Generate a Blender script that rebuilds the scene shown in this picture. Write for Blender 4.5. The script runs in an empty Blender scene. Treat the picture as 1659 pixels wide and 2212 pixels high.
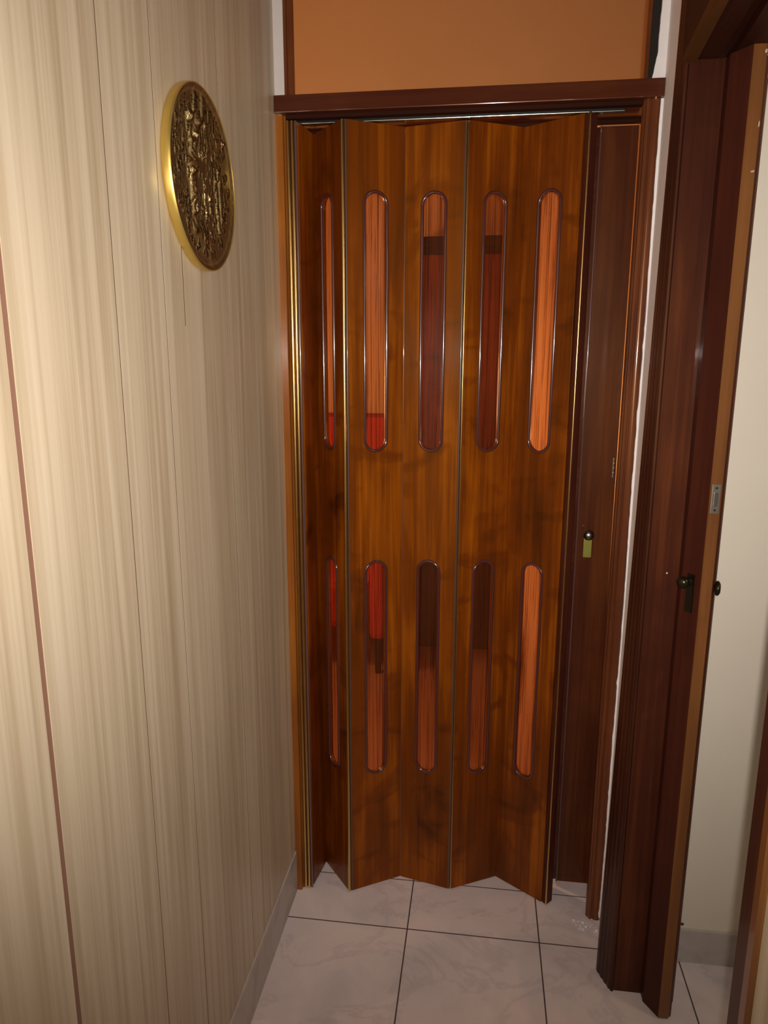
import bpy, bmesh, math, random
from mathutils import Vector, Matrix
random.seed(7)
S = bpy.context.scene
COL = S.collection
V = Vector

# ------------------------------------------------------------------ helpers
def tag(o, label=None, cat=None, group=None, kind=None):
    if label: o['label'] = label
    if cat: o['category'] = cat
    if group: o['group'] = group
    if kind: o['kind'] = kind
    return o

def world_pos(o):
    p = V((0, 0, 0))
    while o:
        p += o.location; o = o.parent
    return p

def link(name, me, mat, parent=None, base=None, smooth=False):
    """mesh given in world coordinates; origin goes to the base point (or parent's origin)"""
    o = bpy.data.objects.new(name, me); COL.objects.link(o)
    if parent:
        o.parent = parent
        b = world_pos(parent)
        me.transform(Matrix.Translation(-b))
    elif base is not None:
        me.transform(Matrix.Translation(-V(base))); o.location = base
    if mat: me.materials.clear(); me.materials.append(mat)
    if smooth:
        for p in me.polygons: p.use_smooth = True
    return o

def obj(name, bm, mat, parent=None, base=None, smooth=False, bevel=0, autos=None):
    if bevel:
        es = [e for e in bm.edges if len(e.link_faces) == 2 and e.calc_face_angle(0) > 0.6]
        bmesh.ops.bevel(bm, geom=es, offset=bevel, segments=2, affect='EDGES', profile=0.6)
    bmesh.ops.recalc_face_normals(bm, faces=bm.faces)
    me = bpy.data.meshes.new(name); bm.to_mesh(me); bm.free()
    o = link(name, me, mat, parent, base, smooth)
    if autos is not None:
        for p in me.polygons: p.use_smooth = True
        me.set_sharp_from_angle(angle=math.radians(autos))
    return o

def empty(name, loc, label=None, cat=None, group=None, kind=None):
    o = bpy.data.objects.new(name, None); COL.objects.link(o)
    o.location = loc; o.empty_display_size = 0.05
    tag(o, label, cat, group, kind)
    return o

def box(bm, x0, x1, y0, y1, z0, z1):
    r = bmesh.ops.create_cube(bm, size=1)
    for v in r['verts']:
        v.co = V((x0 + (x1-x0)*(v.co.x+.5), y0 + (y1-y0)*(v.co.y+.5), z0 + (z1-z0)*(v.co.z+.5)))
    return r['verts']

def BX(*a):
    bm = bmesh.new(); box(bm, *a); return bm

def prism(bm, pts, z0, z1, top=None):
    """vertical prism on footprint pts; top = footprint at z1 (lofted)"""
    top = top or pts
    a = [bm.verts.new((x, y, z0)) for x, y in pts]
    b = [bm.verts.new((x, y, z1)) for x, y in top]
    n = len(pts)
    bm.faces.new(a[::-1]); bm.faces.new(b)
    for i in range(n):
        bm.faces.new((a[i], a[(i+1) % n], b[(i+1) % n], b[i]))
    return bm

def PR(pts, z0, z1, top=None):
    return prism(bmesh.new(), pts, z0, z1, top)

def post(name, x, y, r, z0, z1, mat, parent, n=20, ry=None):
    pts = [(x + r*math.cos(2*math.pi*i/n), y + (ry or r)*math.sin(2*math.pi*i/n)) for i in range(n)]
    return obj(name, PR(pts, z0, z1), mat, parent, autos=40)

def lathe(bm, prof, c, axis, n=32):
    """prof: list of (radius, distance along axis) from point c"""
    ax = V(axis).normalized()
    u = ax.orthogonal().normalized(); w = ax.cross(u)
    rings = []
    for r, d in prof:
        if r < 1e-6:
            rings.append([bm.verts.new(V(c) + ax*d)])
        else:
            rings.append([bm.verts.new(V(c) + ax*d + (u*math.cos(2*math.pi*k/n) + w*math.sin(2*math.pi*k/n))*r) for k in range(n)])
    for a, b in zip(rings, rings[1:]):
        if len(a) == 1 and len(b) == 1: continue
        for k in range(n):
            k2 = (k+1) % n
            if len(a) == 1: bm.faces.new((a[0], b[k], b[k2]))
            elif len(b) == 1: bm.faces.new((a[k], b[0], a[k2]))
            else: bm.faces.new((a[k], b[k], b[k2], a[k2]))
    return bm

# ------------------------------------------------------------------ materials
class NT:
    def __init__(s, name):
        s.m = bpy.data.materials.new(name); s.m.use_nodes = True
        s.t = s.m.node_tree; s.t.nodes.clear()
        s.out = s.n('ShaderNodeOutputMaterial')
    def n(s, typ, **kw):
        nd = s.t.nodes.new(typ)
        for k, v in kw.items():
            if hasattr(nd, k): setattr(nd, k, v)
            else: nd.inputs[k.replace('_', ' ')].default_value = v
        return nd
    def l(s, a, b): s.t.links.new(a, b)
    def coord(s, scale=(1, 1, 1), rot=(0, 0, 0), kind='Object', loc=(0, 0, 0), rnd=False):
        c = s.n('ShaderNodeTexCoord'); mp = s.n('ShaderNodeMapping')
        mp.inputs['Scale'].default_value = scale; mp.inputs['Rotation'].default_value = rot
        mp.inputs['Location'].default_value = loc
        src = c.outputs[kind]
        if rnd:
            oi = s.n('ShaderNodeObjectInfo'); cb = s.n('ShaderNodeCombineXYZ')
            m = s.n('ShaderNodeMath', operation='MULTIPLY'); m.inputs[1].default_value = 13.7
            s.l(oi.outputs['Random'], m.inputs[0]); s.l(m.outputs[0], cb.inputs[0]); s.l(m.outputs[0], cb.inputs[2])
            va = s.n('ShaderNodeVectorMath', operation='ADD'); s.l(src, va.inputs[0]); s.l(cb.outputs[0], va.inputs[1])
            src = va.outputs[0]
        s.l(src, mp.inputs['Vector']); return mp.outputs[0]
    def noise(s, vec, scale=1, detail=4, rough=.55, dist=0.0):
        nd = s.n('ShaderNodeTexNoise'); nd.inputs['Scale'].default_value = scale
        nd.inputs['Detail'].default_value = detail; nd.inputs['Roughness'].default_value = rough
        nd.inputs['Distortion'].default_value = dist
        s.l(vec, nd.inputs['Vector']); return nd.outputs['Fac']
    def ramp(s, fac, stops, interp='LINEAR'):
        r = s.n('ShaderNodeValToRGB'); cr = r.color_ramp; cr.interpolation = interp
        while len(cr.elements) < len(stops): cr.elements.new(.5)
        for e, (p, c) in zip(cr.elements, stops):
            e.position = p; e.color = (*c, 1) if len(c) == 3 else c
        s.l(fac, r.inputs['Fac']); return r.outputs['Color']
    def math(s, op, a, b=None, clamp=False):
        m = s.n('ShaderNodeMath', operation=op, use_clamp=clamp)
        for i, v in enumerate((a, b)):
            if v is None: continue
            if isinstance(v, (int, float)): m.inputs[i].default_value = v
            else: s.l(v, m.inputs[i])
        return m.outputs[0]
    def mix(s, fac, a, b, blend='MIX'):
        m = s.n('ShaderNodeMix', data_type='RGBA', blend_type=blend)
        for sock, v in ((m.inputs['Factor'], fac), (m.inputs['A'], a), (m.inputs['B'], b)):
            pass
        ins = [i for i in m.inputs if i.enabled]
        for sock, v in zip(ins, (fac, a, b)):
            if isinstance(v, (int, float)): sock.default_value = v
            elif isinstance(v, tuple): sock.default_value = (*v, 1) if len(v) == 3 else v
            else: s.l(v, sock)
        return [o for o in m.outputs if o.enabled][0]
    def bsdf(s, color=(.5, .5, .5), rough=.5, metal=0, coat=0, coat_r=.05, spec=.5, bump=None, bstr=.2, bdist=.002, trans=0):
        b = s.n('ShaderNodeBsdfPrincipled')
        if isinstance(color, tuple): b.inputs['Base Color'].default_value = (*color, 1)
        else: s.l(color, b.inputs['Base Color'])
        if isinstance(rough, (int, float)): b.inputs['Roughness'].default_value = rough
        else: s.l(rough, b.inputs['Roughness'])
        b.inputs['Metallic'].default_value = metal
        b.inputs['Coat Weight'].default_value = coat; b.inputs['Coat Roughness'].default_value = coat_r
        b.inputs['Specular IOR Level'].default_value = spec
        if bump is not None:
            bp = s.n('ShaderNodeBump'); bp.inputs['Strength'].default_value = bstr; bp.inputs['Distance'].default_value = bdist
            s.l(bump, bp.inputs['Height']); s.l(bp.outputs[0], b.inputs['Normal'])
        s.l(b.outputs[0], s.out.inputs['Surface']); return b

def wood(name, dark, mid, light, axis='Z', rough=.28, coat=.5, figure=1.0, coat_r=.08, spec=.4, stint=(1, .55, .32, 1)):
    t = NT(name)
    def sc(a, b):  # a across the grain, b along
        return {'Z': (a, a, b), 'X': (b, a, a), 'Y': (a, b, a)}[axis]
    fine = t.noise(t.coord(sc(95, 2.2), rnd=True), 1, 5, .62, .3)
    band = t.noise(t.coord(sc(16, .9), rnd=True), 1, 4, .55, 1.2)
    blot = t.noise(t.coord(sc(7, 2.6), rnd=True), 1, 3, .5, .8)
    fig = t.noise(t.coord(sc(5, 9), rnd=True), 1, 3, .5, .9)
    f = t.math('ADD', t.math('MULTIPLY', fine, .30), t.math('MULTIPLY', band, .36))
    f = t.math('ADD', f, t.math('MULTIPLY', blot, .34))
    fg = t.math('MULTIPLY', t.math('SUBTRACT', fig, .57), .75*figure)
    fg = t.math('MAXIMUM', fg, 0)
    f = t.math('SUBTRACT', f, fg)
    c = t.ramp(f, [(.30, dark), (.50, mid), (.68, light)])
    b = t.bsdf(c, rough, coat=coat, coat_r=coat_r, spec=spec, bump=fine, bstr=.08, bdist=.001)
    if stint: b.inputs['Specular Tint'].default_value = stint
    return t.m

def plain(name, color, rough=.6, metal=0, coat=0, nz=.06, scale=25, spec=.5, coat_r=.05, bstr=.1):
    t = NT(name)
    n = t.noise(t.coord((1, 1, 1)), scale, 4)
    c = t.mix(n, tuple(x*(1-nz) for x in color), tuple(min(1, x*(1+nz)) for x in color))
    t.bsdf(c, rough, metal, coat, spec=spec, coat_r=coat_r, bump=n, bstr=bstr, bdist=.001)
    return t.m

M = {}
M['door'] = wood('varnished_folding_door_wood', (.032, .0065, .0020), (.145, .029, .0022), (.38, .098, .003), rough=.46, coat=.14, spec=.8, stint=(1, .42, .06, 1))
M['frame'] = wood('varnished_frame_wood', (.045, .011, .006), (.115, .032, .012), (.21, .066, .018), figure=.3)
M['frameX'] = wood('varnished_lintel_wood', (.030, .007, .005), (.062, .014, .008), (.10, .028, .010), axis='X', figure=.2, spec=.25)
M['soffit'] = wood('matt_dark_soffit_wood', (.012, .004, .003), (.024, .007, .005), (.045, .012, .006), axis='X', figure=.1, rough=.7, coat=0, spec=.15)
M['jamb_orange'] = wood('orange_varnished_jamb_wood', (.10, .025, .006), (.24, .075, .012), (.36, .13, .02), figure=.2)
M['leaf'] = wood('dark_side_leaf_wood', (.03, .007, .004), (.075, .019, .008), (.14, .040, .010), figure=.2, rough=.36, coat=.3, spec=.2)
M['casing'] = wood('dark_moulded_casing_wood', (.020, .006, .005), (.045, .013, .008), (.085, .028, .012), figure=.2, rough=.45, coat=.15, spec=.2)
M['reveal'] = wood('red_brown_reveal_wood', (.024, .006, .005), (.060, .015, .008), (.13, .036, .011), figure=.2, rough=.45, coat=.15, spec=.2)
M['slider'] = wood('dark_slider_wood', (.026, .006, .005), (.055, .013, .008), (.09, .022, .010), figure=.2, rough=.5, coat=.04, spec=.2)
M['slider_edge'] = wood('paler_slider_edge_wood', (.10, .035, .012), (.17, .066, .020), (.25, .10, .030), figure=.2, rough=.38)  # paler brown than the slider face
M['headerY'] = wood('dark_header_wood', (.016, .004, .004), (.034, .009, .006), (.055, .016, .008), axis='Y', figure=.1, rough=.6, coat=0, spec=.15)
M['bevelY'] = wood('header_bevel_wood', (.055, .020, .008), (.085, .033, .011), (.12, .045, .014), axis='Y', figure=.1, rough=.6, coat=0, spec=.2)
M['brass'] = plain('aged_brass', (.62, .42, .16), .22, 1, nz=.15)
M['brass_dull'] = plain('greenish_brass', (.36, .34, .08), .42, 1, nz=.1)
M['steel'] = plain('dull_steel', (.42, .40, .36), .35, 1, nz=.15)
M['nickel'] = plain('dark_nickel_knob_metal', (.34, .32, .29), .32, 1, nz=.1)
M['iron'] = plain('dark_bronze', (.055, .050, .032), .28, .9, nz=.2)
M['hinge_plastic'] = plain('brown_grey_hinge_strip_plastic', (.085, .045, .030), .3, 0, coat=.3)
M['grey_bead'] = plain('smoke_bead_plastic', (.11, .055, .05), .18, 0, coat=.8)
M['bead'] = plain('purple_brown_bead_plastic', (.075, .020, .018), .16, 0, coat=.9)
M['plaster'] = plain('white_plaster', (.62, .57, .55), .8, nz=.06, scale=30, bstr=.4)
M['plaster_bright'] = plain('fresh_white_plaster', (.80, .77, .78), .8, nz=.06, scale=40, bstr=.5)
M['plaster_room'] = plain('cream_wall_paint', (.80, .73, .62), .7, nz=.03, scale=6)
M['dark'] = plain('dark_gap', (.012, .008, .006), .9)
M['alu'] = plain('aluminium_track', (.30, .31, .30), .25, 1, nz=.1)
M['orange_wall'] = plain('orange_painted_wall', (.68, .40, .18), .85, nz=.05, scale=3)
M['orange_near'] = plain('lit_orange_wall', (.85, .50, .22), .85, nz=.04, scale=3)  # wall orange brightened, so the partition's stronger light sits in the colour
M['orange_floor'] = plain('terracotta_floor', (.33, .15, .07), .5, nz=.1, scale=5)
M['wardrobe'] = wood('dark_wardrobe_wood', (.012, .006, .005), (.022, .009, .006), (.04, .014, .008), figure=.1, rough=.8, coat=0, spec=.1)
M['wardrobe_lit'] = wood('lit_wardrobe_door_wood', (.03, .008, .005), (.16, .035, .015), (.30, .075, .03), figure=.8, rough=.8, coat=0, spec=.1)  # wardrobe wood with the reddish light on the upper doors in its colour
M['red'] = plain('red_upholstery', (.42, .030, .020), .9, nz=.15, scale=60)
M['ceiling'] = plain('ceiling_paint', (.62, .55, .45), .9, nz=.03, scale=5)

# light wood-print panelling
def m_panelling():
    t = NT('light_wood_grain_panelling')
    fine = t.noise(t.coord((60, 130, 1.6)), 1, 6, .6, .5)
    band = t.noise(t.coord((8, 26, .55)), 1, 4, .55, 1.3)
    broad = t.noise(t.coord((3, 10, .35), loc=(3, 1, 2)), 1, 2, .5, .5)
    cath = t.n('ShaderNodeTexWave', wave_type='BANDS', bands_direction='Y')
    for k, v in (('Scale', 1.0), ('Distortion', 7.0), ('Detail', 2.0), ('Detail Scale', 1.1)): cath.inputs[k].default_value = v
    t.l(t.coord((1, 11, .8)), cath.inputs['Vector'])
    f = t.math('ADD', t.math('MULTIPLY', fine, .26), t.math('MULTIPLY', band, .50))
    f = t.math('ADD', f, t.math('MULTIPLY', t.noise(t.coord((4, 13, 1.1), loc=(7, 5, 1)), 1, 3, .5, 2.2), .10))
    f = t.math('ADD', f, t.math('MULTIPLY', broad, .16))
    c = t.ramp(f, [(.30, (.33, .25, .165)), (.45, (.47, .375, .255)), (.56, (.58, .485, .355)), (.70, (.66, .57, .44))])
    t.bsdf(c, .42, coat=.12, coat_r=.25, spec=.4, bump=fine, bstr=.05, bdist=.0006)
    return t.m
M['panelling'] = m_panelling()
M['groove'] = plain('dark_panel_groove', (.09, .045, .03), .8)
M['batten'] = plain('brown_seam_batten', (.24, .125, .085), .6)

def m_tiles(name, X0, Y0, T, base=(.90, .77, .755), grout=(.085, .06, .055)):
    t = NT(name)
    c = t.n('ShaderNodeTexCoord'); sp = t.n('ShaderNodeSeparateXYZ'); t.l(c.outputs['Object'], sp.inputs[0])
    def line(s, off, w=.0017):
        a = t.math('SUBTRACT', s, off); a = t.math('DIVIDE', a, T); a = t.math('ADD', a, 100.5)
        a = t.math('FRACT', a); a = t.math('SUBTRACT', a, .5); a = t.math('ABSOLUTE', a)
        return t.math('LESS_THAN', a, w/T)
    g = t.math('MAXIMUM', line(sp.outputs[0], X0), line(sp.outputs[1], Y0))
    e = t.math('LESS_THAN', t.math('ABSOLUTE', t.math('SUBTRACT', sp.outputs[1], 1.832)), .0015)
    g = t.math('MAXIMUM', g, e)
    v1 = t.noise(t.coord((1, 1.3, 1)), 3.2, 8, .62, .7)
    vein = t.math('ABSOLUTE', t.math('SUBTRACT', v1, .5))
    vc = t.ramp(vein, [(0, (.72, .72, .76)), (.03, (.93, .93, .94)), (.2, (1, 1, 1))])
    cl = t.noise(t.coord((1, 1, 1), loc=(4, 2, 0)), 4.2, 5, .55, .5)
    cc = t.ramp(cl, [(.32, tuple(a*b for a, b in zip(base, (.80, .84, .88)))), (.6, base)])
    col = t.mix(.55, cc, vc, 'MULTIPLY')
    col = t.mix(g, col, grout)
    rg = t.math('ADD', t.math('MULTIPLY', g, .5), .33)
    inv = t.math('SUBTRACT', 1, g)
    t.bsdf(col, rg, spec=.35, bump=inv, bstr=.4, bdist=.001)
    return t.m
M['tile'] = m_tiles('marbled_floor_tile', -.157, 1.649, .346)
def m_marble():
    t = NT('marbled_skirting_tile')
    v = t.noise(t.coord((1, 1, 1)), 8, 6, .6, 1.2)
    c = t.ramp(v, [(.3, (.36, .32, .29)), (.5, (.50, .45, .42)), (.7, (.55, .50, .47))])
    t.bsdf(c, .38, spec=.4); return t.m
M['marble'] = m_marble()

def m_pane():
    t = NT('ribbed_amber_pane')
    streak = t.noise(t.coord((260, 260, 3.0), rnd=True), 1, 3, .6, .2)
    patch = t.noise(t.coord((14, 14, 5.0), rnd=True), 1, 2, .5)
    k = t.math('MULTIPLY', t.math('GREATER_THAN', streak, .575), t.math('MULTIPLY', patch, .75))
    tint = t.ramp(streak, [(.35, (1.0, .86, .74)), (.65, (.88, .68, .56))])
    tint = t.mix(k, tint, (.10, .025, .012))
    tr = t.n('ShaderNodeBsdfTransparent'); t.l(tint, tr.inputs['Color'])
    tl = t.n('ShaderNodeBsdfTranslucent'); tl.inputs['Color'].default_value = (.85, .40, .18, 1)
    df = t.n('ShaderNodeBsdfDiffuse'); df.inputs['Color'].default_value = (.12, .03, .012, 1)
    gl = t.n('ShaderNodeBsdfGlossy'); gl.inputs['Roughness'].default_value = .22
    gl.inputs['Color'].default_value = (.8, .8, .8, 1)
    bp = t.n('ShaderNodeBump'); bp.inputs['Strength'].default_value = .12; bp.inputs['Distance'].default_value = .001
    t.l(streak, bp.inputs['Height']); t.l(bp.outputs[0], gl.inputs['Normal'])
    def mx(f, a, b):
        m = t.n('ShaderNodeMixShader'); m.inputs[0].default_value = f
        t.l(a.outputs[0], m.inputs[1]); t.l(b.outputs[0], m.inputs[2]); return m
    s = mx(.035, tr, tl); s = mx(.045, s, df); s = mx(.025, s, gl)
    t.l(s.outputs[0], t.out.inputs['Surface'])
    return t.m
M['pane'] = m_pane()

def m_relief():
    t = NT('cast_bronze_relief')
    n1 = t.noise(t.coord((30, 60, 22)), 1, 5, .65, .4)
    n2 = t.noise(t.coord((1, 1, 1)), 110, 4, .6)
    h = t.math('ADD', n1, t.math('MULTIPLY', n2, .5))
    geo = t.n('ShaderNodeNewGeometry')
    c = t.ramp(n1, [(.35, (.05, .020, .008)), (.55, (.12, .058, .014)), (.75, (.26, .15, .04))])
    c = t.mix(t.ramp(geo.outputs['Pointiness'], [(.49, (0, 0, 0)), (.54, (1, 1, 1))]), c, (.78, .62, .30))  # gold glints painted into the colour of the raised edges
    t.bsdf(c, .30, .85, bump=h, bstr=.9, bdist=.004)
    return t.m
M['relief'] = m_relief()
M['gold'] = plain('satin_gold', (.70, .50, .13), .36, .85, nz=.05)

# ------------------------------------------------------------------ setting
WX = -.487
ZC = 3.45       # high ceiling of the room beyond
def structure(o): o['kind'] = 'structure'; return o

# floor of passage (and of the white side room, same tile field)
bm = BX(-.52, 1.9, -1.3, 1.93, -.05, 0)
structure(obj('floor', bm, M['tile'], base=(0, 0, 0)))
bm = BX(-2.6, 1.3, 1.932, 4.1, -.05, -.0005)
structure(obj('floor', bm, M['orange_floor'], base=(0, 2, 0)))

# left wall with panelling; groove strips lie near flush, shade put into their dark colour
cuts = [(.30, .0016), (.71, .0050), (.945, .0013), (1.10, .0013), (1.375, .0014), (1.51, .0011)]
wl = empty('wall_left', (WX, .2, 0)); structure(wl)
ys = [-1.3] + [c[0] for c in cuts] + [1.752]
ws = [0] + [c[1] for c in cuts] + [0]
for i in range(len(ys)-1):
    y0, y1 = ys[i]+ws[i], ys[i+1]-ws[i+1]
    obj('wall_panel', BX(WX-.008, WX, y0, y1, .118, ZC), M['panelling'], wl)
for (y, w) in cuts:
    obj('panel_groove', BX(WX-.0085, WX-(.0003 if w < .004 else .0008), y-w-.0003, y+w+.0003, .118, ZC), M['batten'] if w > .004 else M['groove'], wl)
obj('wall_core', BX(WX-.06, WX-.0086, -1.3, 1.752, 0, ZC), M['plaster'], wl)
# fine split in the sheet below the plaque
bm = PR([(WX, 1.1725), (WX+.0003, 1.1725), (WX+.0003, 1.1742), (WX, 1.1742)], 1.545, 1.68)
obj('hairline_crack', bm, M['groove'], wl)
structure(obj('baseboard_left', BX(WX-.004, WX+.004, -1.3, 1.752, 0, .126), M['marble'], base=(WX, 1, 0), bevel=.0015))

# plaster around the frame, in the plane of the doorway
def jag(x, amp): return x + random.uniform(-amp, amp)
structure(obj('wall_back', BX(WX, -.4638, 1.753, 1.83, 2.069, ZC), M['plaster'], base=(-.475, 1.76, 2.069)))
wb = empty('wall_back', (.36, 1.76, 0)); structure(wb)
obj('plaster_strip', BX(.3508, .372, 1.7575, 1.90, 0, ZC), M['plaster_bright'], wb)
# ragged plaster lip on top of the frame's right edge
bm = bmesh.new(); n = 150; fr = []; bk = []
for i in range(n+1):
    z = .01 + i*(2.03-.01)/n
    e = .3560 + .0010*math.sin(z*9) + random.uniform(-.0006, .0006) - .0035*max(0, math.sin(z*23+1.3)*math.sin(z*61)-.55)
    if z < .5: e -= .0028*(.5-z)/.5
    fr.append((bm.verts.new((e, 1.7468, z)), bm.verts.new((.372, 1.7468, z)), bm.verts.new((e, 1.7585, z)), bm.verts.new((.372, 1.7585, z))))
for a, b in zip(fr, fr[1:]):
    bm.faces.new((a[0], a[1], b[1], b[0])); bm.faces.new((a[0], b[0], b[2], a[2])); bm.faces.new((a[1], a[3], b[3], b[1])); bm.faces.new((a[2], b[2], b[3], a[3]))
obj('ragged_plaster_edge', bm, M['plaster_bright'], wb)
bm = bmesh.new(); n = 60; fr = []
for i in range(n+1):
    z = 2.068 + i*.4/n
    e = .3440 + .0015*math.sin(z*17) + random.uniform(-.0004, .0004) - (.009*max(0, 1-(z-2.068)/.05))
    fr.append((bm.verts.new((e, 1.750, z)), bm.verts.new((.372, 1.750, z)), bm.verts.new((e, 1.759, z)), bm.verts.new((.372, 1.759, z))))
for a, b in zip(fr, fr[1:]):
    bm.faces.new((a[0], a[1], b[1], b[0])); bm.faces.new((a[0], b[0], b[2], a[2])); bm.faces.new((a[1], a[3], b[3], b[1])); bm.faces.new((a[2], b[2], b[3], a[3]))
obj('ragged_plaster_edge', bm, M['plaster_bright'], wb)

# short return of white wall between doorway frame and the side doorway
wr = empty('wall_right', (.36, 1.6, 0)); structure(wr)
ret = [(.3585, 1.757), (.3300, 1.575), (.42, 1.575), (.42, 1.757)]
rett = [(.3620, 1.757), (.3640, 1.575), (.42, 1.575), (.42, 1.757)]
obj('wall_face', PR(ret, 0, ZC, rett), plain('pinkish_white_plaster', (.93, .84, .82), .9), wr)
# loose plaster at the foot of the frame
bm = bmesh.new()
for i in range(26):
    x = random.uniform(.285, .345); y = 1.742 - random.random()*.03 - (x-.285)*.25; s = random.uniform(.0015, .006)
    vs = bmesh.ops.create_icosphere(bm, subdivisions=1, radius=s)['verts']
    for v in vs: v.co = V((v.co.x*random.uniform(.7, 1.3), v.co.y*random.uniform(.7, 1.3), v.co.z*.7)) + V((x, y, s*.5))
rb = obj('plaster_crumbs', bm, M['plaster_bright'], base=(.31, 1.73, 0))
tag(rb, 'ragged white plaster crumbs on the tiles at the right foot of the door frame', 'plaster', kind='stuff')

# ---- door frame of the folding doorway
fr = empty('trim_1', (-.06, 1.8, 0)); structure(fr)
obj('lintel', BX(-.4855, .3600, 1.738, 1.900, 2.031, 2.067), M['frameX'], fr, bevel=.0015)
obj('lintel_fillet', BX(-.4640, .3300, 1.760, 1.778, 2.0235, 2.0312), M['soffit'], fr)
lj = [(-.4865, 1.752), (-.4715, 1.752), (-.4700, 1.7535), (-.4695, 1.762), (-.4660, 1.7655), (-.4660, 1.90), (-.4865, 1.90)]
obj('jamb', PR(lj, 0, 2.031), M['jamb_orange'], fr)
rj = [(.3572, 1.90), (.3572, 1.756), (.3560, 1.7515), (.3530, 1.7490), (.3490, 1.7480), (.3450, 1.7483), (.3415, 1.7494), (.3388, 1.7510), (.3375, 1.7535), (.3355, 1.7535),
      (.3340, 1.7512), (.3305, 1.7505), (.3275, 1.7522), (.3262, 1.7570), (.3250, 1.7575), (.3225, 1.7600), (.3210, 1.7660), (.3240, 1.772), (.3330, 1.776), (.3330, 1.800),
      (.3500, 1.812), (.3500, 1.90)]
obj('jamb', PR(rj, 0, 2.031), M['frame'], fr, autos=35)
# transom surround above the lintel
obj('transom_jamb', PR([(-.4635, 1.752), (-.4620, 1.749), (-.4560, 1.749), (-.4545, 1.755), (-.4400, 1.757), (-.4630, 1.845), (-.4635, 1.845)], 2.067, ZC), M['frame'], fr)
obj('transom_jamb', PR([(.3180, 1.757), (.3260, 1.752), (.3275, 1.7585), (.3505, 1.760), (.3505, 1.90), (.3455, 1.90)], 2.067, ZC), M['frame'], fr)
obj('transom_gap', BX(.3275, .3440, 1.7570, 1.7584, 2.067, ZC), M['dark'], fr)
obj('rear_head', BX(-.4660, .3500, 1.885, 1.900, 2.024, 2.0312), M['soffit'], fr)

# ------------------------------------------------------------------ folding door
FD = empty('folding_door_screen', (-.06, 1.82, .006),
           'varnished brown accordion door with slim rounded amber panes filling the doorway', 'door')
def stadium(cx, z0, z1, w, n=14):
    r = w/2; pts = []
    for i in range(n+1):
        a = math.pi*i/n; pts.append((cx + r*math.cos(a), z1 - r + r*math.sin(a)))
    for i in range(n+1):
        a = math.pi + math.pi*i/n; pts.append((cx + r*math.cos(a), z0 + r + r*math.sin(a)))
    return pts

def curve_mesh(name, loops, extrude, bevel=0, fill=True):
    cu = bpy.data.curves.new(name, 'CURVE'); cu.dimensions = '2D' if fill else '3D'
    if fill: cu.fill_mode = 'BOTH'
    cu.extrude = extrude; cu.bevel_depth = bevel; cu.bevel_resolution = 2
    for L in loops:
        sp = cu.splines.new('POLY'); sp.points.add(len(L)-1); sp.use_cyclic_u = True
        for p, q in zip(sp.points, L): p.co = (q[0], q[1], 0, 1)
    o = bpy.data.objects.new(name, cu); COL.objects.link(o)
    dg = bpy.context.evaluated_depsgraph_get()
    me = bpy.data.meshes.new_from_object(o.evaluated_get(dg))
    bpy.data.objects.remove(o); bpy.data.curves.remove(cu)
    me.name = name
    return me

Z0, Z1 = .006, 2.0195
# fold points on the floor plan, left to right
F = [(-.4455, 1.772), (-.4285, 1.885), (-.3325, 1.766), (-.1990, 1.846), (-.0525, 1.812), (.0795, 1.884), (.2090, 1.794)]
rows = [(1.262, 1.872), (.3615, .9715)]
for i in range(6):
    a, b = V((*F[i], 0)), V((*F[i+1], 0))
    d = (b-a); L = d.length; d.normalize(); nrm = V((d.y, -d.x, 0))      # towards the camera
    g = .0035
    outer = [(g, Z0), (L-g, Z0), (L-g, Z1), (g, Z1)]
    wide = .0575
    holes = [] if i == 0 else [stadium(L/2, z0, z1, wide) for z0, z1 in rows]
    me = curve_mesh('door_panel', [outer]+holes, .0045, .0012)
    mat = Matrix((( d.x, 0, nrm.x, a.x), (d.y, 0, nrm.y, a.y), (0, 1, 0, 0), (0, 0, 0, 1)))
    me.transform(mat)
    pan = link('door_panel', me, M['door'], FD)
    for p in me.polygons: p.use_smooth = False
    for (z0, z1) in ([] if i == 0 else rows):
        # raised rounded bead round the opening
        bead = curve_mesh('pane_bead', [stadium(L/2, z0-.0005, z1+.0005, wide+.001, 20)], 0, .0042, fill=False)
        bead.transform(mat @ Matrix.Translation((0, 0, .0052)))
        link('pane_bead', bead, M['bead'], pan, smooth=True)
        gl = curve_mesh('pane', [stadium(L/2, z0+.0003, z1-.0003, wide-.0006)], .0006)
        gl.transform(mat @ Matrix.Translation((0, 0, -.0015)))
        link('pane', gl, M['pane'], pan)
# vertical hinge profiles at the folds
def strip(name, x, y, r, mat, ry=None): return post(name, x, y, r, Z0, Z1, mat, FD, ry=ry)
strip('hinge_strip', F[1][0], F[1][1]-.003, .0030, M['hinge_plastic'])
strip('hinge_strip', F[3][0], F[3][1]-.002, .0042, M['hinge_plastic'])
strip('hinge_strip', F[5][0], F[5][1]-.002, .0042, M['hinge_plastic'])
tag(strip('hinge_strip', F[2][0]-.0015, F[2][1]-.004, .0042, M['brass']), 'shiny brass coloured strip')
strip('hinge_strip', F[2][0]+.0055, F[2][1]-.001, .0028, M['hinge_plastic'])
strip('hinge_strip', F[4][0]-.0030, F[4][1]-.002, .0036, M['hinge_plastic'])
tag(strip('hinge_strip', F[4][0]+.0028, F[4][1]-.003, .0016, M['brass']), 'thin brass line')
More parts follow.
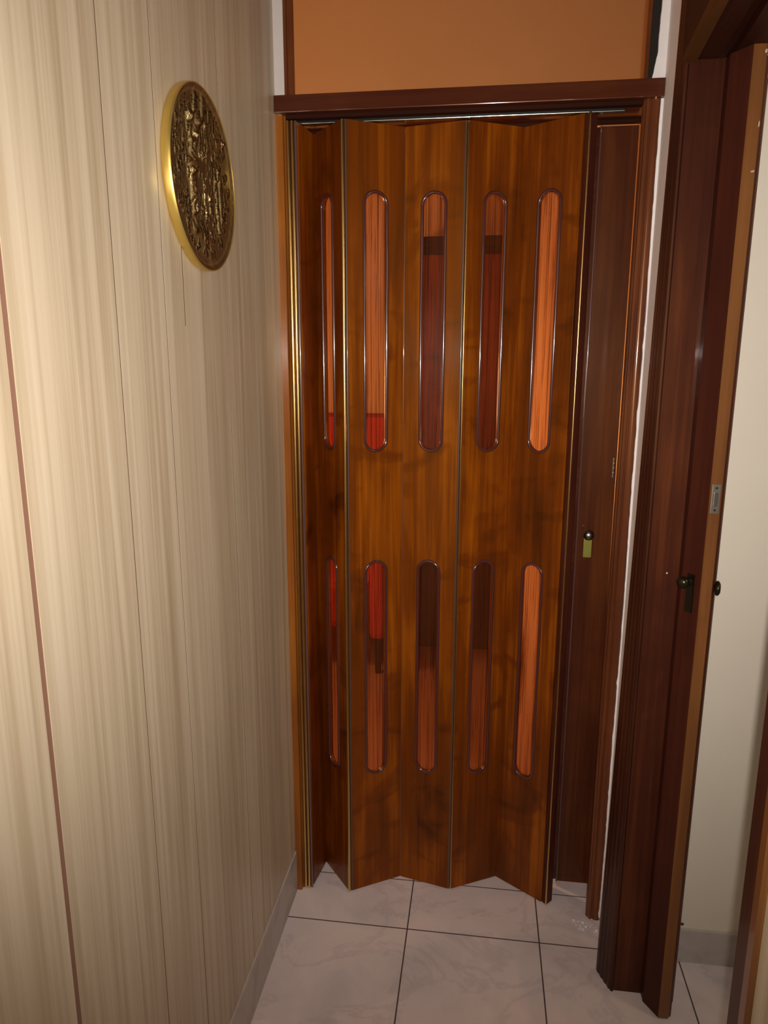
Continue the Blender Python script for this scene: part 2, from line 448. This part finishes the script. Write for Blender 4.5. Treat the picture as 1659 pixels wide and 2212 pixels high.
# fixed side: twin brass beads and a smoke-grey bead
tag(strip('fixed_post', -.4600, 1.7600, .0042, M['brass']), 'shiny brass bead')
tag(strip('fixed_post', -.4500, 1.7600, .0038, M['brass']), 'shiny brass bead')
strip('fixed_post', -.4425, 1.7620, .0032, M['grey_bead'])
obj('fixed_post', BX(-.4655, -.4420, 1.7640, 1.7900, Z0, Z1), M['leaf'], FD)
# leading post with brass line
lp = [(.2075, 1.790), (.2145, 1.783), (.2215, 1.786), (.2340, 1.800), (.2400, 1.862), (.2130, 1.862), (.2080, 1.800)]
tag(obj('leading_post', PR(lp, Z0, Z1), M['slider'], FD, autos=35), 'dark wooden leading post')
tag(strip('edge_strip', .2160, 1.7815, .0024, M['brass']), 'thin brass line on the leading post')
obj('track', BX(-.4600, .2900, 1.792, 1.812, 2.0215, 2.0305), M['alu'], FD, bevel=.001)

# ------------------------------------------------------------------ narrow hinged side leaf behind the accordion
NL = empty('door_1', (.29, 1.885, .012), kind='structure')
lf = PR([(.2520, 1.872), (.3425, 1.872), (.3425, 1.900), (.2520, 1.900)], .014, 2.014, [(.2520, 1.872), (.3370, 1.872), (.3370, 1.900), (.2520, 1.900)])
obj('door_leaf', lf, M['leaf'], NL, bevel=.002)
obj('dark_gap_filler', BX(.2360, .2518, 1.878, 1.900, .014, 2.014), M['frameX'], NL)  # dark filler added to close the orange gap and imitate its shade
post('edge_bead', .2525, 1.8705, .0022, .014, 2.014, M['grey_bead'], NL)
bm = lathe(bmesh.new(), [(.0001, .0), (.0075, .0), (.0070, .006), (.0055, .010), (.0080, .014), (.0125, .019), (.0140, .026), (.0125, .033), (.0070, .038), (0, .0395)], (.2780, 1.8705, 1.051), (0, -1, 0))
tag(obj('knob', bm, M['nickel'], NL, smooth=True), 'round dull metal knob')
bm = BX(.2700, .2915, 1.8680, 1.8725, .985, 1.046)
for v in bm.verts: pass
tag(obj('lock_plate', bm, M['brass_dull'], NL, bevel=.001), 'greenish brass lock plate')
bm = BX(.3290, .3330, 1.8655, 1.8725, 1.198, 1.246); 
for zz in (1.204, 1.216, 1.228, 1.240):
    lathe(bm, [(.0028, -.005), (.0028, .005)], (.3310, 1.866, zz), (0, 0, 1), 10)
obj('hinge', bm, M['steel'], NL)

# ------------------------------------------------------------------ side doorway on the right: casing, reveal, header
DR = .075   # drift of the side wall in X per metre of Y
tf = empty('trim_2', (.37, 1.54, 0)); structure(tf)
def flute(t0, p0, p1, k):
    # fluted line between two plan points
    out = []; n = 24
    dx, dy = p1[0]-p0[0], p1[1]-p0[1]; L = math.hypot(dx, dy); nx, ny = dy/L, -dx/L
    if nx > 0: nx, ny = -nx, -ny
    for i in range(n+1):
        u = i/n
        w = 0.0016*abs(math.sin(u*math.pi*4)) + .0012*math.sin(u*math.pi)
        out.append((p0[0]+dx*u + nx*w*1.0, p0[1]+dy*u + ny*w*1.0))
    return out
a = flute(0, (.3235, 1.585), (.3480, 1.526), 4)
at = [(x+.026*(1-i/24*.9), y) for i, (x, y) in enumerate(a)]
foot = a + [(.372, 1.570), (.372, 1.590)]
foott = at + [(.372, 1.570), (.372, 1.590)]
obj('casing', PR(foot, 0, 2.45, foott), M['casing'], tf, autos=50)
obj('reveal', BX(.3480, .4230, 1.526, 1.570, 0, 2.0255), M['reveal'], tf, bevel=.0015)
obj('reveal_bead', PR([(.3475, 1.5275), (.3480, 1.5235), (.3520, 1.5220), (.3550, 1.5240), (.3555, 1.5275)], 0, 2.0175), M['casing'], tf, autos=50)
# shorter inner casing on the room side
obj('inner_casing', PR([(.4790, 1.510), (.4900, 1.512), (.4960, 1.575), (.4790, 1.575)], 0, 1.985), M['reveal'], tf)

def yb(bm, sec, y0, y1, drift=DR):
    """beam along Y on a section of (x,z), drifting in X"""
    A = [bm.verts.new((x, y0, z)) for x, z in sec]
    B = [bm.verts.new((x - drift*(y0-y1), y1, z)) for x, z in sec]
    n = len(sec)
    bm.faces.new(A[::-1]); bm.faces.new(B)
    for i in range(n): bm.faces.new((A[i], A[(i+1) % n], B[(i+1) % n], B[i]))
    return bm
hd = empty('trim_3', (.37, 1.2, 2.02)); structure(hd)
obj('header', yb(bmesh.new(), [(.3480, 2.45), (.3480, 2.036), (.3560, 2.030), (.3560, 2.45)], 1.5700, .60), M['headerY'], hd)
obj('header_bevel', yb(bmesh.new(), [(.3480, 2.0355), (.3500, 2.022), (.3690, 2.018), (.3690, 2.0355)], 1.5700, .60), M['bevelY'], hd)
obj('header_soffit', yb(bmesh.new(), [(.3700, 2.045), (.3700, 2.026), (.4100, 2.026), (.4100, 2.040), (.4300, 2.040), (.4300, 2.022), (.4880, 2.022), (.4880, 2.45), (.3700, 2.45)], 1.5700, .60), M['headerY'], hd)
# near jamb of the side doorway
nj = empty('trim_4', (.30, .66, 0)); structure(nj)
obj('casing', PR([(.2850, .700), (.2810, .690), (.2800, .662), (.3450, .662), (.3500, .700)], 0, 2.45), M['casing'], nj)
obj('casing_edge', PR([(.2800, .6615), (.2770, .655), (.2760, .640), (.2780, .634), (.3450, .634), (.3450, .6615)], 0, 2.45), M['slider_edge'], nj)
structure(obj('wall_right', PR([(.2800, .6335), (.1400, -1.30), (.2400, -1.30), (.3450, .6335)], 0, ZC), M['panelling'], base=(.25, 0, 0)))

# ------------------------------------------------------------------ sliding leaf with knobs and latch plate
SL = empty('door_2', (.45, 1.52, .004), kind='structure')
foot = [(.4180, 1.5250), (.4180, 1.5000), (.4440, 1.4600), (.4665, 1.4600), (.4700, 1.4630), (.4760, 1.4700), (.4780, 1.5240)]
face = [(.4180, 1.5250), (.4180, 1.5000), (.4440, 1.4605), (.4560, 1.4750), (.4560, 1.5250)]
tag(obj('door_leaf', PR(face, .004, 2.0225), M['slider'], SL, bevel=.001), 'dark face of the leaf')
edge = [(.4442, 1.4600), (.4660, 1.4600), (.4670, 1.4610), (.4670, 1.5250), (.4562, 1.5250), (.4562, 1.4750)]
tag(obj('door_edge', PR(edge, .004, 2.028), M['slider_edge'], SL, bevel=.0008), 'lighter front edge')
lip = [(.4672, 1.4625), (.4740, 1.4680), (.4770, 1.4760), (.4785, 1.5090), (.4672, 1.5090)]
obj('rear_lip', PR(lip, .004, 2.005), M['reveal'], SL, bevel=.0008)
# latch plate on the edge
bm = BX(.4480, .4640, 1.4588, 1.4603, 1.196, 1.254)
pl = tag(obj('latch_plate', bm, M['steel'], SL, bevel=.0005), 'small worn steel latch plate with two screws')
obj('latch_slot', BX(.4520, .4600, 1.4580, 1.4590, 1.211, 1.238), M['nickel'], pl, bevel=.0006)
for z in (1.203, 1.247):
    obj('screw', lathe(bmesh.new(), [(0, 0), (.0022, 0), (.0022, .0006), (0, .0010)], (.4560, 1.4588, z), (0, -1, 0), 14), M['dark'], pl)
# knob on the left face
nd = V((.4180-.4440, 1.5000-1.4605, 0)); nrm = V((-.0395, -.026, 0)).normalized()
kc = V((.4295, 1.4825, 1.050))
bm = lathe(bmesh.new(), [(0, 0), (.0085, 0), (.0085, .003), (.0050, .005), (.0050, .009), (.0085, .012), (.0120, .016), (.0128, .021), (.0105, .026), (.0060, .029), (0, .030)], kc, nrm)
tag(obj('knob', bm, M['iron'], SL, smooth=True), 'dark bronze knob')
bm = bmesh.new(); t = nd.normalized()
for sgn in (0,):
    c = V((.4310, 1.4802, 0))
    p = [c - t*.0085, c + t*.0085, c + t*.0085 + nrm*.003, c - t*.0085 + nrm*.003]
    prism(bm, [(q.x, q.y) for q in p], .985, 1.065)
obj('lock_plate', bm, M['iron'], SL, bevel=.001)
bm = lathe(bmesh.new(), [(0, 0), (.0060, 0), (.0070, .002), (.0120, .003), (.0150, .006), (.0150, .009), (.0100, .012), (0, .013)], (.4710, 1.4650, 1.043), (.9, -.2, 0))
tag(obj('knob', bm, M['iron'], SL, smooth=True), 'far side knob peeking past the edge')
# pale nick in the reveal and chips on the edge
obj('chip', lathe(bmesh.new(), [(0, 0), (.0020, 0), (.0015, .0006), (0, .0008)], (.3945, 1.5258, 1.052), (0, -1, 0), 9), M['plaster'], tf)
bm = bmesh.new()
for (x, z, w, h) in ((.4620, 1.818, .009, .0040), (.4650, 1.895, .0030, .014), (.4650, 2.010, .0045, .010)):
    n = 9; c = []
    for k in range(n):
        a = 2*math.pi*k/n; q = random.uniform(.6, 1)
        c.append(bm.verts.new((x + w/2*math.cos(a)*q, 1.4592, z + h/2*math.sin(a)*q)))
    c2 = [bm.verts.new((v.co.x, 1.4602, v.co.z)) for v in c]
    bm.faces.new(c); bm.faces.new(c2[::-1])
    for k in range(n): bm.faces.new((c[k], c2[k], c2[(k+1) % n], c[(k+1) % n]))
tag(obj('paint_chips', bm, plain('bare_wood_chip', (.52, .38, .26), .7), SL), 'pale chips in the varnish')

# ------------------------------------------------------------------ white side room
sr = empty('wall_side', (.8, 1.70, 0)); structure(sr)
obj('wall_face', BX(.372, 1.9, 1.644, 1.745, 0, ZC), M['plaster_room'], sr)
obj('wall_face', BX(1.85, 1.90, -1.3, 1.643, 0, ZC), M['plaster_room'], sr)
obj('screw_hole', lathe(bmesh.new(), [(0, 0), (.0045, 0), (.004, .001), (0, .0012)], (.536, 1.644, .104), (0, -1, 0), 12), M['groove'], sr)
structure(obj('baseboard_side', BX(.49, 1.85, 1.636, 1.6438, 0, .094), M['marble'], base=(.9, 1.64, 0), bevel=.001))

# ------------------------------------------------------------------ room beyond
bw = empty('wall_far', (0, 3.9, 0)); structure(bw)
obj('wall_face', BX(-2.6, 1.3, 4.0, 4.08, 0, ZC), M['orange_wall'], bw)
obj('wall_face', BX(-2.66, -2.6, 1.93, 4.0, 0, ZC), M['orange_wall'], bw)
obj('wall_face', BX(1.20, 1.26, 1.93, 4.0, 0, ZC), M['orange_wall'], bw)
obj('wall_face', BX(-2.6, WX-.061, 1.90, 1.93, 0, ZC), M['orange_wall'], bw)
obj('wall_face', BX(.3725, 1.9, 1.905, 1.93, 0, ZC), M['orange_wall'], bw)
pr = structure(obj('wall_partition', BX(.120, 1.2, 2.42, 2.50, 0, 2.275), M['orange_near'], base=(.6, 2.46, 0)))

wd = empty('wardrobe', (-.15, 3.75, 0), 'dark wooden wardrobe glimpsed through the two middle rows of amber panes', 'wardrobe')
wd['label'] = 'dark wooden wardrobe, reddish light painted on its upper doors, in the room behind, seen through the middle amber panes'
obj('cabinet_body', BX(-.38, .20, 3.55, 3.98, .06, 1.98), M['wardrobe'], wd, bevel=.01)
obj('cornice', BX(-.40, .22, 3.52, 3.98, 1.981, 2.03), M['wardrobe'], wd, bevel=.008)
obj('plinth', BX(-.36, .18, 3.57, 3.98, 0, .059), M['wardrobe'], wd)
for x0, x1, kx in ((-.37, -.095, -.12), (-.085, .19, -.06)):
    dd = obj('door', BX(x0, x1, 3.53, 3.549, .705, 1.95), M['wardrobe_lit'], wd, bevel=.004)
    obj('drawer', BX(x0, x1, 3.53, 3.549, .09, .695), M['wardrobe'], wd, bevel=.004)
    obj('knob', lathe(bmesh.new(), [(0, 0), (.006, 0), (.006, .01), (.014, .015), (.012, .025), (0, .028)], (kx, 3.53, 1.0), (0, -1, 0), 16), M['brass'], dd, smooth=True)

ac = empty('armchair', (-.69, 3.55, 0), 'high-backed red upholstered armchair in the room behind, seen through the leftmost amber panes', 'armchair')
obj('backrest', BX(-.99, -.425, 3.62, 3.80, .30, 1.20), M['red'], ac, bevel=.05)
obj('seat', BX(-.91, -.50, 3.20, 3.62, .22, .46), M['red'], ac, bevel=.04)
for x in (-.995, -.50): obj('armrest', BX(x, x+.085, 3.18, 3.64, .18, .68), M['red'], ac, bevel=.03)
for x in (-.96, -.46):
    for y in (3.22, 3.74): obj('leg', lathe(bmesh.new(), [(0, 0), (.014, 0), (.022, .18), (0, .20)], (x, y, 0), (0, 0, 1), 14), M['wardrobe'], ac, autos=40)

# ceilings and rear wall closing the passage
structure(obj('ceiling', BX(-2.66, 1.95, -1.3, 4.08, ZC, ZC+.05), M['ceiling'], base=(0, 1, ZC)))
structure(obj('wall_rear', BX(-.55, 1.9, -1.36, -1.3, 0, ZC), M['plaster_room'], base=(0, -1.33, 0)))

# ------------------------------------------------------------------ round wall plaque
PX, PY, PZ, PRr = WX, 1.254, 1.784, .1445
pq = empty('wall_plaque', (PX, PY, PZ), 'round gold and bronze relief plaque hanging on the light wood panelled wall', 'plaque')
bm = lathe(bmesh.new(), [(0, .0003), (PRr-.004, .0003), (PRr-.001, .002), (PRr, .006), (PRr, .012), (PRr-.0004, .0168), (PRr-.0012, .0175), (PRr-.0022, .0170), (PRr-.0026, .010), (0, .010)], (PX, PY, PZ), (1, 0, 0), 96)
tag(obj('rim', bm, M['gold'], pq, autos=50), 'smooth gold rim')
# relief: polar grid displaced by chiselled strokes, a branching raised stem and cast lumps
def seg(p, a, b):
    ax, ay = a; bx, by = b; px, py = p
    dx, dy = bx-ax, by-ay; L = dx*dx+dy*dy
    t = max(0, min(1, ((px-ax)*dx+(py-ay)*dy)/L))
    return math.hypot(px-ax-t*dx, py-ay-t*dy)
stems = [((-.052, -.060), (-.060, .005), .0045, .0060), ((-.046, .022), (-.038, .062), .0055, .0065), ((-.038, .062), (-.002, .092), .0045, .0060),
         ((-.052, .022), (-.060, .090), .0045, .0055), ((-.042, -.055), (-.050, .000), .003, .005), ((-.030, .10), (-.026, .125), .004, .005), ((.003, .098), (.008, .128), .004, .006),
         ((-.066, .018), (-.036, .018), .006, .006), ((.052, .010), (.062, -.075), .003, .004), ((.070, .03), (.078, -.05), .003, .004)]
blobs = [(-.058, .004, .008, .006), (-.030, -.088, .017, .006), (-.012, -.100, .012, .006), (-.056, .085, .007, .006), (-.020, .088, .006, .007),
         (.012, .088, .006, .006), (.018, -.092, .011, .004), (-.048, -.085, .008, .005), (.020, -.118, .010, .004)]
rs = random.Random(3)
strokes = []
for _ in range(430):
    r_ = math.sqrt(rs.random())*.125; a_ = rs.random()*2*math.pi
    y_, z_ = r_*math.cos(a_), r_*math.sin(a_)
    l_ = rs.uniform(.003, .013)
    strokes.append(((y_, z_), (y_+rs.uniform(-.002, .002), z_+l_), rs.uniform(.0006, .0013), rs.uniform(.0012, .0034)))
nr, na = 100, 360
bm = bmesh.new(); rings = []
def hgt(y, z):
    h = .0125
    for a, b, w, hh in stems:
        if abs(y-(a[0]+b[0])/2) > .08: continue
        d = seg((y, z), a, b); h += hh*math.exp(-(d/w)**2)
    for cy_, cz_, w, hh in blobs:
        d2 = ((y-cy_)**2+(z-cz_)**2)/(w*w)
        if d2 < 9: h += hh*math.exp(-d2)
    for a, b, w, hh in strokes:
        if abs(y-a[0]) > .008 or z < a[1]-.008 or z > b[1]+.008: continue
        d = seg((y, z), a, b); h += hh*math.exp(-(d/w)**2)
    return h
for i in range(nr+1):
    R = (PRr-.0024)*i/nr
    if i == 0: rings.append([bm.verts.new((PX+hgt(0, 0), PY, PZ))]); continue
    row = []
    for k in range(na):
        a_ = 2*math.pi*k/na; y, z = R*math.cos(a_), R*math.sin(a_)
        h = hgt(y, z)
        e = max(0, 1-(PRr-.0024-R)/.008); h = h*(1-e)+.0160*e
        row.append(bm.verts.new((PX+h, PY+y, PZ+z)))
    rings.append(row)
for a, b in zip(rings, rings[1:]):
    for k in range(na):
        k2 = (k+1) % na
        if len(a) == 1: bm.faces.new((a[0], b[k], b[k2]))
        else: bm.faces.new((a[k], b[k], b[k2], a[k2]))
tag(obj('relief_face', bm, M['relief'], pq, smooth=True), 'rough dark bronze relief with gold glints painted in')

# ------------------------------------------------------------------ camera
cam = bpy.data.cameras.new('camera'); co = bpy.data.objects.new('camera', cam); COL.objects.link(co)
p, yaw, roll = math.radians(12.28), math.radians(7.65), math.radians(.1)
Fv = V((-math.sin(yaw)*math.cos(p), math.cos(yaw)*math.cos(p), -math.sin(p)))
R0 = V((math.cos(yaw), math.sin(yaw), 0)); U0 = R0.cross(Fv)
R1 = R0*math.cos(roll) + U0*math.sin(roll); U1 = -R0*math.sin(roll) + U0*math.cos(roll)
mw = Matrix(((R1.x, U1.x, -Fv.x, 0), (R1.y, U1.y, -Fv.y, 0), (R1.z, U1.z, -Fv.z, 1.5), (0, 0, 0, 1)))
co.matrix_world = mw
cam.sensor_fit = 'VERTICAL'; cam.sensor_height = 24; cam.lens = 24*1566/2212
cam.clip_start = .02
S.camera = co

# ------------------------------------------------------------------ lights
def light(name, typ, loc, energy, color, size=.1, target=None, **kw):
    l = bpy.data.lights.new(name, typ); l.energy = energy; l.color = color
    if typ == 'AREA': l.size = size
    else: l.shadow_soft_size = size
    for k, v in kw.items(): setattr(l, k, v)
    o = bpy.data.objects.new(name, l); COL.objects.link(o); o.location = loc
    if target is not None:
        o.rotation_euler = (V(target)-V(loc)).to_track_quat('-Z', 'Y').to_euler()
    return o
light('flash', 'SPOT', (.012, -.005, 1.505), 86, (1, .93, .85), .006, (-.24, 1.75, 1.42), spot_size=math.radians(112), spot_blend=1)
light('passage_lamp', 'AREA', (.0, -.7, 1.9), 3.5, (1, .82, .60), .6, (-.1, 1.2, 1.0))
light('side_room_lamp', 'POINT', (1.5, .9, 1.9), 7, (1, .88, .76), .12)
light('far_room_light', 'POINT', (-1.3, 2.7, 1.35), 33, (1, .66, .36), .15)
light('far_room_light', 'POINT', (.60, 2.12, 1.2), 5.5, (1, .72, .42), .08)  # fill light added to brighten the partition behind the right-hand pane

w = bpy.data.worlds.new('world'); S.world = w; w.use_nodes = True
w.node_tree.nodes['Background'].inputs[0].default_value = (.5, .35, .22, 1)
w.node_tree.nodes['Background'].inputs[1].default_value = .05
S.view_settings.view_transform = 'Standard'
S.view_settings.look = 'None'
S.view_settings.exposure = 0
S.view_settings.gamma = 1
